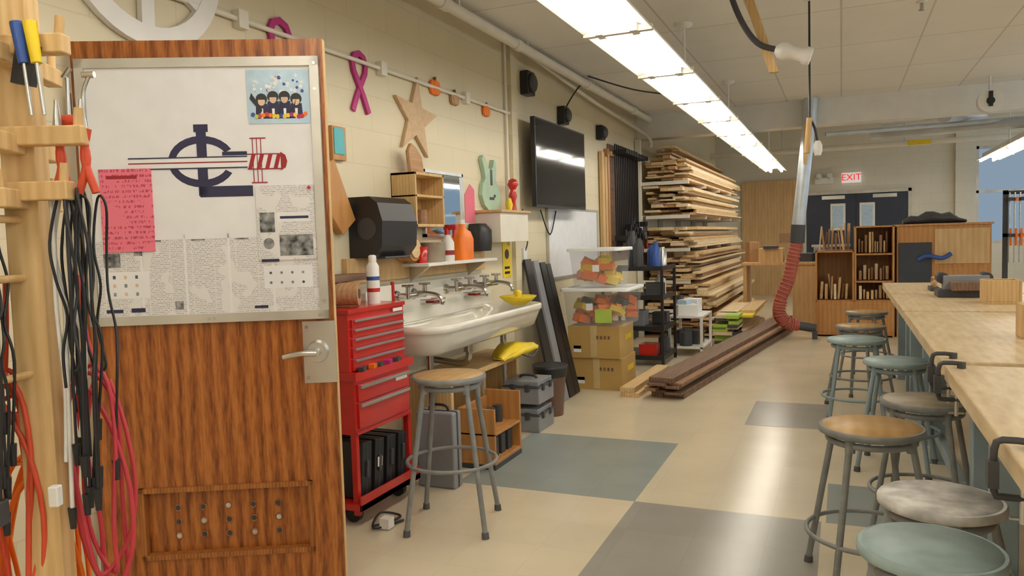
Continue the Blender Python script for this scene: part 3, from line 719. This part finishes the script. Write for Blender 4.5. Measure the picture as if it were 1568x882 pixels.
b=B('bar_clamp_rack')
b.box(-2.497,-2.485,8.66,9.86,1.05,2.42,mWal)
b.box(-2.485,-2.45,8.66,9.86,2.28,2.33,mPine)
for i in range(14):
    y=8.74+i*.080; l=random.uniform(1.05,1.3)
    b.box(-2.43,-2.415,y-.012,y+.012,2.42-l,2.42,mBlack); b.box(-2.44,-2.28,y-.016,y+.016,2.30,2.35,mBlack); b.box(-2.44,-2.28,y-.016,y+.016,2.42-l+.12,2.42-l+.18,mBlack)
    b.cyl((-2.31,y,2.42-l+.03),(-2.31,y,2.42-l+.25),.009,mDark,n=6); b.cyl((-2.31,y,2.42-l-.04),(-2.31,y,2.42-l+.05),.016,random.choice([mDark,mRedD,mWal]),n=8)
b.done()
b=B('upright_boards_on_wall')
for y,w_,h_,m in ((8.3,.09,2.3,mPine),(8.42,.08,2.25,mPly),(8.53,.07,2.35,mPlyO)): b.box(-2.49,-2.45,y,y+w_,.0,h_,m)
b.done(.003)

# ------------------------------------------------------------------ left wall items
b=B('television')
X=Matrix.Translation((-2.36,6.65,1.99))
b.box(-.02,.02,-.67,.67,-.375,.375,mBlack,X); b.box(.02,.022,-.655,.655,-.355,.362,mScreen,X); b.box(-.11,-.02,-.2,.2,-.15,.15,mDark,X); b.box(-.139,-.11,-.25,.25,-.2,.2,mDark,X)
b.done(.004)
def speaker(y,z,r):
    b=B('mounted_speaker'); b.box(-2.499,-2.42,y-r*.8,y+r*.8,z-r,z+r,mBlack); b.lathe((-2.42,y,z),[(r*.75,0),(r*.8,.02),(r*.5,.035),(.001,.03)],mDark,20,Matrix.Rotation(pi/2,4,'Y')); b.done(.01)
speaker(6.15,2.67,.10); speaker(7.05,2.52,.085); speaker(8.3,2.50,.08)
b=B('whiteboard'); b.box(-2.498,-2.485,6.62,8.15,.98,1.62,mPaper)
for a in ((6.60,8.17,.96,.98),(6.60,8.17,1.62,1.64),(6.60,6.62,.96,1.64),(8.15,8.17,.96,1.64)): b.box(-2.498,-2.475,*a,mAlu)
b.done()
b=B('taped_notice'); b.box(-2.498,-2.495,7.52,7.74,1.52,1.82,mPaper); b.box(-2.4955,-2.494,7.55,7.7,1.72,1.77,mBlue); b.done()
def wallprism(name,poly,y,z,d,mat,x=-2.498,extra=None,bev=.003):
    b=B(name); b.prism(poly,d,mat,wallX(y,z,x))
    if extra: extra(b)
    return b.done(bev)
star=[((.27 if i%2==0 else .105)*math.sin(i*pi/5+.12),(.27 if i%2==0 else .105)*math.cos(i*pi/5+.12)) for i in range(10)]
wallprism('wooden_star',star,4.28,2.13,.025,W('star_wood',(.52,.34,.18),(.70,.50,.30),(8,8,8),.6,2,1))
b=B('awareness_ribbon')
def ribbon(b,y,z,s):
    X=wallX(y,z,-2.495)
    L=[(-.075,-.16),(-.035,-.08),(.015,.0),(.055,.06),(.065,.11),(.045,.148),(0,.165),(-.045,.148),(-.065,.11),(-.055,.06),(-.015,.0),(.035,-.08),(.075,-.16)]
    P=[Vector(p)*s for p in L]; n=len(P); w_=.017*s
    lo=[];hi=[]
    for i,p in enumerate(P):
        t=(P[min(i+1,n-1)]-P[max(i-1,0)]).normalized(); nn=Vector((-t.y,t.x)); lo.append(p-nn*w_); hi.append(p+nn*w_)
    for i in range(n-1):
        b.prism([lo[i],lo[i+1],hi[i+1],hi[i]],.012+.0004*i,mMag,X)
ribbon(b,3.68,2.25,1); b.done()
b=B('awareness_ribbon'); ribbon(b,3.02,2.26,1.05); b.done()
b=B('conduit_run'); b.cyl((-2.48,2.2,2.37),(-2.48,5.78,2.37),.012,mCream,n=8)
for y in (2.75,3.9,5.0): b.box(-2.499,-2.46,y-.03,y+.03,2.33,2.41,mCream)
b.cyl((-2.48,5.72,2.92),(-2.48,5.72,1.3),.012,mCream,n=8); b.done()
b=B('ceiling_pipe'); b.cyl((-2.32,-2,2.86),(-2.32,10.05,2.86),.038,mCream,n=14)
for y in (4.4,5.6,7.4,9.2): b.cyl((-2.32,y-.05,2.86),(-2.32,y+.05,2.86),.046,mCream,n=14); b.box(-2.33,-2.31,y+.2,y+.22,2.86,2.93,mCream)
b.done()
b=B('secondary_pipe'); b.tube([(-2.42,6.1,2.9),(-2.42,8,2.78),(-2.42,9.8,2.72),(-2.3,10.0,2.6),(-2.3,10.05,2.5)],.02,mCream); b.done()
b=B('ceiling_cable'); b.tube([(-2.25,7.2,2.90),(-1.9,7.6,2.80),(-1.5,8.3,2.78),(-1.12,9.0,2.60)],.008,mBlack); b.done()
def pump(y,z,r,mat=mOrange):
    b=B('pumpkin_ornament')
    X=wallX(y,z,-2.495)
    for k in (-.5,0,.5): b.prism(circ(k*r,0,r*.62,r*.85,16),.02+.004*(k==0),mat,X)
    b.prism([(-.008,r*.8),(.008,r*.8),(.012,r*1.25),(-.004,r*1.25)],.02,mWal,X); b.done(.004)
pump(4.55,2.37,.058); pump(4.83,2.34,.052,mLumY[1]); pump(5.35,2.33,.050)
b=B('wooden_wagon_wheel')
X=wallX(2.24,2.52,-2.495)
o=circ(0,0,.38,n=40);i_=circ(0,0,.30,n=40)
for k in range(40): b.prism([i_[k],o[k],o[(k+1)%40],i_[(k+1)%40]],.03,mWhite,X)
b.prism(circ(0,0,.09,n=20),.035,mWhite,X)
for k in range(6):
    a=k*pi/3+.5; c,s_=math.cos(a),math.sin(a)
    b.prism([(c*.07-s_*.03,s_*.07+c*.03),(c*.07+s_*.03,s_*.07-c*.03),(c*.305+s_*.03,s_*.305-c*.03),(c*.305-s_*.03,s_*.305+c*.03)],.026,mWhite,X)
b.done()
b=B('paper_towel_dispenser')
prof=[(0,0),(.16,0),(.21,.06),(.22,.2),(.19,.30),(.14,.335),(0,.335)]
yy0,yy1=3.53,3.90
b.loft([[Vector((-2.499+p[0],y,1.27+p[1])) for p in prof] for y in (yy0,yy0+.01,yy1-.01,yy1)],mBlack,smooth=False)
b.cyl((-2.38,yy0-.003,1.43),(-2.38,yy0+.01,1.43),.06,mDark,n=24); b.box(-2.36,-2.30,yy0+.05,yy1-.05,1.262,1.275,mDark)
b.done(.008)
b=B('wood_backing_rail'); b.box(-2.5,-2.465,3.45,5.2,1.13,1.27,mPine); b.box(-2.5,-2.30,3.0,3.5,1.16,1.19,mWal); b.done(.003)
b=B('angled_wood_plaque'); b.prism([(-.05,.18),(.0,.20),(.17,-.12),(.05,-.20),(-.12,-.02)],.05,mPlyO,wallX(3.36,1.6,-2.499)); b.done(.004)
b=B('turquoise_plaque'); b.box(-2.5,-2.47,3.38,3.50,1.80,1.98,mPlyO); b.box(-2.47,-2.465,3.39,3.48,1.83,1.97,M('turquoise',(.1,.5,.55),.5)); b.done(.003)
b=B('wooden_cubby_shelf')
y0,y1,z0,z1=3.98,4.34,1.44,1.77
for a in ((y0,y0+.018,z0,z1),(y1-.018,y1,z0,z1),(y0,y1,z0,z0+.018),(y0,y1,z1-.018,z1),(y0,y1,1.62,1.635)): b.box(-2.5,-2.33,*a,mPine)
b.box(-2.5,-2.49,y0,y1,z0,z1,mPine)
b.prism([(-.07,0),(.09,0),(.07,.10),(.0,.16),(-.05,.18),(-.09,.13)],.025,mLumY[1],wallX(4.12,z1,-2.42))
b.cyl((-2.42,4.2,1.46),(-2.42,4.2,1.55),.035,mLumY[3],n=12)
b.done(.003)
b=B('sink_mirror'); b.box(-2.5,-2.485,4.36,4.88,1.40,1.80,mMirror)
for a in ((4.34,4.9,1.38,1.40),(4.34,4.9,1.80,1.82),(4.34,4.36,1.38,1.82),(4.88,4.9,1.38,1.82)): b.box(-2.5,-2.475,*a,mSteel)
b.done()
b=B('sink_shelf'); b.box(-2.5,-2.28,4.02,5.02,1.20,1.22,mWhite)
for y in (4.1,4.9): b.prism([(0,0),(.15,0),(0,-.1)],.015,mSteel,Matrix(((1,0,0,-2.465),(0,0,1,y),(0,1,0,1.20),(0,0,0,1))))
b.done(.003)
b=B('cooking_pot'); b.lathe((-2.36,4.22,1.22),[(.075,0),(.08,.12),(.083,.125),(.076,.125),(.07,.01)],mSeatG,24); b.done()
b=B('red_cup'); b.lathe((-2.36,4.08,1.22),[(.03,0),(.04,.10),(.036,.10),(.026,.01)],mRed,18); b.done()
b=B('round_wood_box'); b.cyl((-2.46,4.0,1.31),(-2.36,4.0,1.31),.075,mPlyO,n=26); b.cyl((-2.36,4.0,1.31),(-2.35,4.0,1.31),.055,mLumY[0],n=26); b.done(.003)
b=B('spray_bottle'); b.lathe((-2.34,4.38,1.22),[(.042,0),(.045,.02),(.043,.12),(.018,.17),(.015,.20)],mWhite,18); b.box(-2.36,-2.27,4.365,4.395,1.42,1.455,mRed); b.cyl((-2.34,4.38,1.39),(-2.34,4.38,1.43),.02,mRed); b.box(-2.30,-2.285,4.373,4.387,1.37,1.42,mRed); b.lathe((-2.34,4.38,1.26),[(.0455,0),(.0450,.03)],mRedD,18); b.done(.003)
b=B('orange_cleaner_jug'); b.loft([rrect(-2.40,-2.30,4.52,4.70,.03,1.22),rrect(-2.40,-2.30,4.515,4.705,.03,1.36),rrect(-2.39,-2.31,4.54,4.68,.025,1.41),rrect(-2.375,-2.325,4.58,4.63,.02,1.43),rrect(-2.375,-2.325,4.58,4.63,.02,1.46)],mOrange); b.cyl((-2.35,4.605,1.46),(-2.35,4.605,1.49),.025,mWhite); b.done()
b=B('black_soap_dispenser'); b.loft([rrect(-2.499,-2.37,4.98,5.14,.03,1.27),rrect(-2.499,-2.36,4.97,5.15,.05,1.33),rrect(-2.499,-2.36,4.97,5.15,.05,1.42),rrect(-2.499,-2.40,4.99,5.13,.04,1.47)],mBlack); b.done()
gp=[(-.13,-.17),(-.17,-.10),(-.15,-.02),(-.10,.03),(-.12,.10),(-.155,.17),(-.13,.20),(-.09,.18),(-.05,.11),(.0,.10),(.04,.12),(.06,.18),(.09,.17),(.10,.10),(.09,.02),(.13,-.03),(.17,-.10),(.15,-.17),(.08,-.21),(-.06,-.21)]
def gx(b):
    X=wallX(5.36,1.785,-2.465); b.prism([(-.02,-.02),(.02,-.02),(.02,.1),(-.02,.1)],.002,mDark,X); b.cyl(X@Vector((.05,-.1,0)),X@Vector((.05,-.1,.006)),.012,mDark); b.prism([(-.04,-.13),(.04,-.13),(.04,-.11),(-.04,-.11)],.004,mDark,X)
wallprism('guitar_body',gp,5.36,1.785,.033,mGreen,-2.498,gx,.006)
b=B('wooden_storage_ledge'); b.box(-2.5,-2.28,5.12,5.70,1.55,1.57,mPly); b.box(-2.5,-2.30,5.14,5.68,1.33,1.55,mCream); b.done(.003)
b=B('painted_figurine'); b.lathe((-2.40,5.62,1.57),[(.03,0),(.02,.08),(.035,.12),(.02,.17)],mRed,14); b.lathe((-2.40,5.62,1.74),[(.02,0),(.045,.04),(.03,.08),(.001,.09)],mRed,14); b.lathe((-2.4,5.54,1.57),[(.02,0),(.03,.05),(.015,.1)],mYel,12); b.done()
b=B('pink_notice'); b.prism([(-.09,0),(.07,0),(.07,.24),(.0,.28),(-.09,.20)],.003,mPink,wallX(5.05,1.48,-2.499)); b.done()
b=B('yellow_warning_sign'); b.box(-2.499,-2.495,5.60,5.76,1.04,1.33,mYel); b.prism(circ(0,.05,.04,n=16),.002,mBlack,wallX(5.68,1.18,-2.495)); b.box(-2.495,-2.4935,5.63,5.73,1.07,1.09,mBlack); b.box(-2.495,-2.4935,5.63,5.73,1.11,1.13,mBlack); b.done()
b=B('outlet_with_cables'); b.tube([(-2.47,5.98,1.6),(-2.46,6.05,1.35),(-2.47,6.02,1.25)],.006,mBlack); b.tube([(-2.47,6.4,1.6),(-2.46,6.6,1.38),(-2.47,6.8,1.6)],.006,mBlack); b.box(-2.499,-2.47,5.98,6.06,1.15,1.27,mWhite); b.done()
b=B('red_handled_scraper'); b.cyl((-2.44,3.86,1.0),(-2.44,3.86,1.12),.012,mRed); b.box(-2.45,-2.43,3.84,3.88,.94,1.0,mSteel); b.done()
b=B('tv_power_cable'); b.tube([(-2.47,6.9,2.37),(-2.46,7.15,2.62),(-2.4,7.3,2.8),(-2.32,7.35,2.9)],.007,mBlack); b.done()

# ------------------------------------------------------------------ rear zone
b=B('door_1')
x0,x1=-.67,1.2
b.box(x0-.06,x0,16.92,16.995,0,2.12,mTrim); b.box(x1,x1+.06,16.92,16.995,0,2.12,mTrim); b.box(x0-.06,x1+.06,16.92,16.995,2.06,2.12,mTrim)
xm=(x0+x1)/2
for a,c,wx in ((x0,xm-.005,-.07),(xm+.005,x1,.47)):
    b.box(a,c,16.94,16.98,0,2.06,mNavyD); b.box(wx-.14,wx+.14,16.93,16.94,1.33,1.87,mWhite); b.box(wx-.10,wx+.10,16.925,16.93,1.38,1.82,mLBlue)
    b.box(a+.1,c-.1,16.88,16.91,1.0,1.05,mSteel); b.box(a+.3,c-.2,16.89,16.94,1.96,2.03,mSteel)
b.done()
b=B('exit_sign'); b.box(.0,.36,16.9,16.998,2.28,2.48,mExit); ex=b.done()
t=bpy.data.curves.new('exit_letters','FONT'); t.body='EXIT'; t.size=.18; t.extrude=.004; t.align_x='CENTER'; t.align_y='CENTER'; t.materials.append(mExitR)
to=bpy.data.objects.new('exit_letters',t); sc.collection.objects.link(to); to.parent=ex; to.matrix_parent_inverse=ex.matrix_world.inverted(); to.matrix_world=Matrix.Translation((.18,16.893,2.38))@Matrix.Rotation(pi/2,4,'X')
b=B('emergency_lamp_unit'); b.box(-.5,-.15,16.9,16.998,2.28,2.40,mWhite)
for x in (-.42,-.22): b.cyl((x,16.9,2.42),(x,16.82,2.44),.05,mWhite)
b.done()
b=B('plywood_sheet_panel'); b.box(-1.95,-.78,16.93,16.98,.0,2.4,mPly); b.box(-1.2,-.8,16.92,16.93,1.1,1.3,mLumY[1]); b.done()
b=B('rear_ducts')
b.cyl((.6,13.5,3.1),(4.5,12.2,3.05),.14,mDuct,n=20); b.cyl((-2.3,15,2.8),(4.5,15,2.8),.05,mCream,n=12); b.cyl((-.8,14.2,3.2),(1.5,13.4,3.15),.07,mDuct,n=14)
b.cyl((1.9,13.2,3.0),(1.2,11.2,2.75),.09,mDuct,n=14); b.cyl((-.35,10.5,2.7),(.3,13.8,3.2),.07,mDuct,n=14)
b.cyl((.4,12.6,2.72),(4.5,11.6,2.66),.07,mDuct,n=16); b.cyl((-.2,11.5,2.66),(2.6,12.4,2.78),.03,mDuct,n=10)
b.box(1.05,1.4,14.93,14.95,2.76,2.84,mYel)
for x in (-1,1,3): b.cyl((x,15,2.8),(x,15,3.5),.01,mSteel,n=6)
b.done()
b=B('dust_collection_pipe')
b.cyl((-.33,9.98,2.93),(-.36,9.98,2.60),.085,mDuct,n=18); b.cyl((-.36,9.98,2.60),(-.49,9.98,1.38),.075,mDuct,n=18); b.cyl((-.485,9.98,1.42),(-.50,9.98,1.20),.085,mDark,n=18)
b.box(-.42,-.38,9.85,9.90,2.15,2.62,mPine)
pts=[Vector(p) for p in ((-.50,9.98,1.22),(-.55,9.98,1.0),(-.60,9.98,.75),(-.70,9.98,.50),(-.72,10.0,.32),(-.64,10.05,.20),(-.50,10.1,.17))]
b.tube(pts,.072,mHose,14)
b.cyl((-.52,10.1,.17),(-.30,10.15,.13),.055,mDark,n=14)
Q=[]
for i in range(len(pts)-1):
    for k in range(5): Q.append(pts[i].lerp(pts[i+1],k/5))
for i in range(1,len(Q)-1):
    tdir=(Q[i+1]-Q[i-1]).normalized(); X=tdir.to_track_quat('Z','Y').to_matrix().to_4x4()
    b.ring(Q[i],.078,.006,mHose2,14,X)
b.box(-.34,-.28,10.1,10.2,0,.10,mDark)
b.done()
b=B('plywood_desk'); b.box(-1.35,-.02,11.6,12.3,.86,.9,mPly); b.box(-.65,-.06,11.62,12.28,0,.86,mPly); b.box(-1.33,-1.28,11.62,12.28,0,.86,mPly); b.done(.003)
b=B('plywood_box'); b.box(-1.12,-.78,11.7,12.0,.90,1.10,mPly); b.box(-1.05,-.85,11.65,11.9,1.10,1.14,mDark); b.done(.003)
clutter('desk_machinery',[('b',-.5,11.9,.9,.35,.3,.12,mDark),('b',-.25,11.85,.9,.2,.25,.2,mToolGrey),('c',-.62,11.8,.9,.06,.25,mDark),('b',-1.24,12.05,.9,.14,.2,.3,mLumY[1])])
b=B('scrap_wood_cabinet')
y0,y1=10.42,11.0
def pan(*a): b.box(*a,mPlyO)
for x,h_ in ((-.31,1.08),(.12,1.08),(.145,1.38),(.57,1.38)): pan(x,x+.022,y0,y1,0,h_)
for x0,x1,zs in ((-.31,.14,(.44,1.06)),(.15,.59,(.44,.68,1.02,1.36))):
    for z in zs: pan(x0,x1,y0,y1,z,z+.02)
pan(-.31,.59,y1-.02,y1,0,1.06); pan(-.30,.58,y0-.005,y0+.015,.02,.44)
pan(.15,.59,y1-.02,y1,1,1.38)
for x0,x1 in ((-.29,.13),(.16,.57)): b.box(x0+.02,x1-.02,y0-.012,y0-.005,.05,.41,mPlyO)
b.done(.003)
b=B('scrap_wood_offcuts')
for x0,x1,z0,hh in ((-.27,.10,1.08,.34),(-.27,.10,.46,.35),(.18,.55,.46,.18),(.18,.55,.70,.22),(.18,.55,1.04,.26)):
    x=x0
    while x<x1-.05:
        t=random.uniform(.02,.05); h_=hh*random.uniform(.5,1)
        b.cbox((x+t/2+.01,10.62+random.uniform(-.1,.1),z0+h_/2+.01),(t*.7,random.uniform(.1,.25),h_),random.choice(mLumY+[mPly,mPine]),(0,random.uniform(-.12,.12) if hh>.3 else 0,0)); x+=t*1.15
b.done()
b=B('storage_cabinet')
b.box(.62,1.62,10.5,11.1,0,1.36,mPlyO); b.box(.60,1.64,10.48,11.12,1.36,1.385,mPlyO); b.box(.64,1.0,10.485,10.5,.5,1.16,mPegb); b.box(1.03,1.60,10.485,10.5,.9,1.32,mPly)
b.box(1.05,1.58,10.485,10.5,.1,.86,mPlyO); b.tube([(.85,10.47,.95),(.95,10.44,1.0),(1.1,10.44,.97),(1.2,10.46,1.02)],.025,mBlue)
b.done(.003)
b=B('folded_dark_tarp')
loops=[]
for k in range(9):
    x=.7+k*.085; h_=.03+.05*math.sin(pi*k/8)+.012*math.sin(k*2.3)
    loops.append([Vector((x,10.75+.15*math.cos(a),1.387+max(0,h_*(.9+math.sin(a)*.9)))) for a in [2*pi*i/12 for i in range(12)]])
b.loft(loops,mDark); b.done()
b=B('clamp_stand')
for x in (1.75,2.25): b.box(x,x+.05,10.6,10.65,0,1.75,mDark)
for z in (.6,1.2,1.7): b.box(1.75,2.3,10.6,10.64,z,z+.04,mDark)
for i in range(9):
    x=1.80+i*.052; b.box(x,x+.012,10.55,10.58,.9,1.72,mSteel); b.box(x-.01,x+.02,10.42,10.6,1.62,1.66,mOrange if i%2 else mDark); b.box(x-.01,x+.02,10.42,10.58,1.2,1.24,mOrange if i%3 else mDark); b.cyl((x,10.44,1.1),(x,10.44,1.3),.012,mOrange,n=8)
b.done()
b=B('drill_press')
b.box(2.5,3.0,11.5,12.0,0,.05,mDark); b.cyl((2.75,11.8,0),(2.75,11.8,1.8),.05,mSteel); b.box(2.55,2.95,11.4,12.0,1.5,1.8,mToolGrey); b.box(2.55,2.95,11.45,11.85,.95,1.0,mToolGrey); b.cyl((2.75,11.6,1.25),(2.75,11.6,1.5),.04,mSteel)
for a in (0,2.1,4.2): b.cyl((2.97,11.6,1.6),(2.99,11.6+.15*math.cos(a),1.6+.15*math.sin(a)),.01,mDark)
b.done(.01)
b=B('hanging_wood_strut'); b.loft([[Vector((x+dx,4.5+dy,z)) for dx,dy in ((-.025,-.02),(.025,-.02),(.025,.02),(-.025,.02))] for x,z in ((-.56,2.93),(-.34,2.22))],mPine,smooth=False)
b.tube([(-.60,4.5,2.93),(-.57,4.46,2.70),(-.50,4.45,2.50),(-.42,4.46,2.38),(-.33,4.48,2.34)],.016,mDark)
b.lathe((-.33,4.48,2.34),[(.02,0),(.042,.02),(.05,.05),(.035,.09),(.035,.14),(.05,.16),(.045,.19)],mWhite,16,Matrix.Rotation(1.9,4,'Y')); b.done()
b=B('hanging_power_drop'); b.cyl((-.20,5.7,2.93),(-.20,5.7,2.12),.007,mBlack,n=8); b.cyl((-.20,5.7,2.12),(-.22,5.7,1.88),.02,mPine,n=10); b.lathe((-.15,5.7,1.86),[(.02,0),(.03,.03),(.03,.07),(.015,.1)],mWhite,14); b.tube([(-.2,5.7,2.12),(-.17,5.7,2.05),(-.15,5.7,1.95)],.008,mBlack); b.lathe((-.2,5.7,2.905),[(.03,0),(.05,.025)],mWhite,14); b.done()
b=B('ceiling_sprinkler'); b.cyl((.52,6.2,2.93),(.52,6.2,2.88),.012,mChrome,n=8); b.lathe((.52,6.2,2.92),[(.035,0),(.035,.01)],mWhite,16); b.lathe((.52,6.2,2.87),[(.02,0),(.022,.004)],mChrome,12); b.done()
b=B('ceiling_fan_heater'); b.cyl((1.45,9.6,2.93),(1.45,9.6,2.75),.012,mWhite,n=8); b.cyl((1.45,9.66,2.66),(1.45,9.54,2.66),.12,mWhite,n=24); b.cyl((1.45,9.54,2.66),(1.45,9.53,2.66),.04,mBlack,n=16); b.box(1.43,1.47,9.52,9.54,2.6,2.76,mBlack); b.done(.004)

# ------------------------------------------------------------------ camera
f=1170/1568*36
psi=math.radians(23.4);th=math.atan(.064);ro=.03
F0=Vector((-math.sin(psi),math.cos(psi),0));R0=Vector((math.cos(psi),math.sin(psi),0));Z=Vector((0,0,1))
F=F0*math.cos(th)-Z*math.sin(th);U0=F0*math.sin(th)+Z*math.cos(th)
R=R0*math.cos(ro)-U0*math.sin(ro);U=U0*math.cos(ro)+R0*math.sin(ro)
cam=bpy.data.cameras.new('camera');c=bpy.data.objects.new('camera',cam);sc.collection.objects.link(c)
cam.sensor_width=36;cam.lens=f;cam.clip_start=.05
Mx=Matrix((R,U,-F)).transposed().to_4x4(); Mx.translation=Vector((0,0,1.35)); c.matrix_world=Mx
sc.camera=c
sc.view_settings.view_transform='Standard'
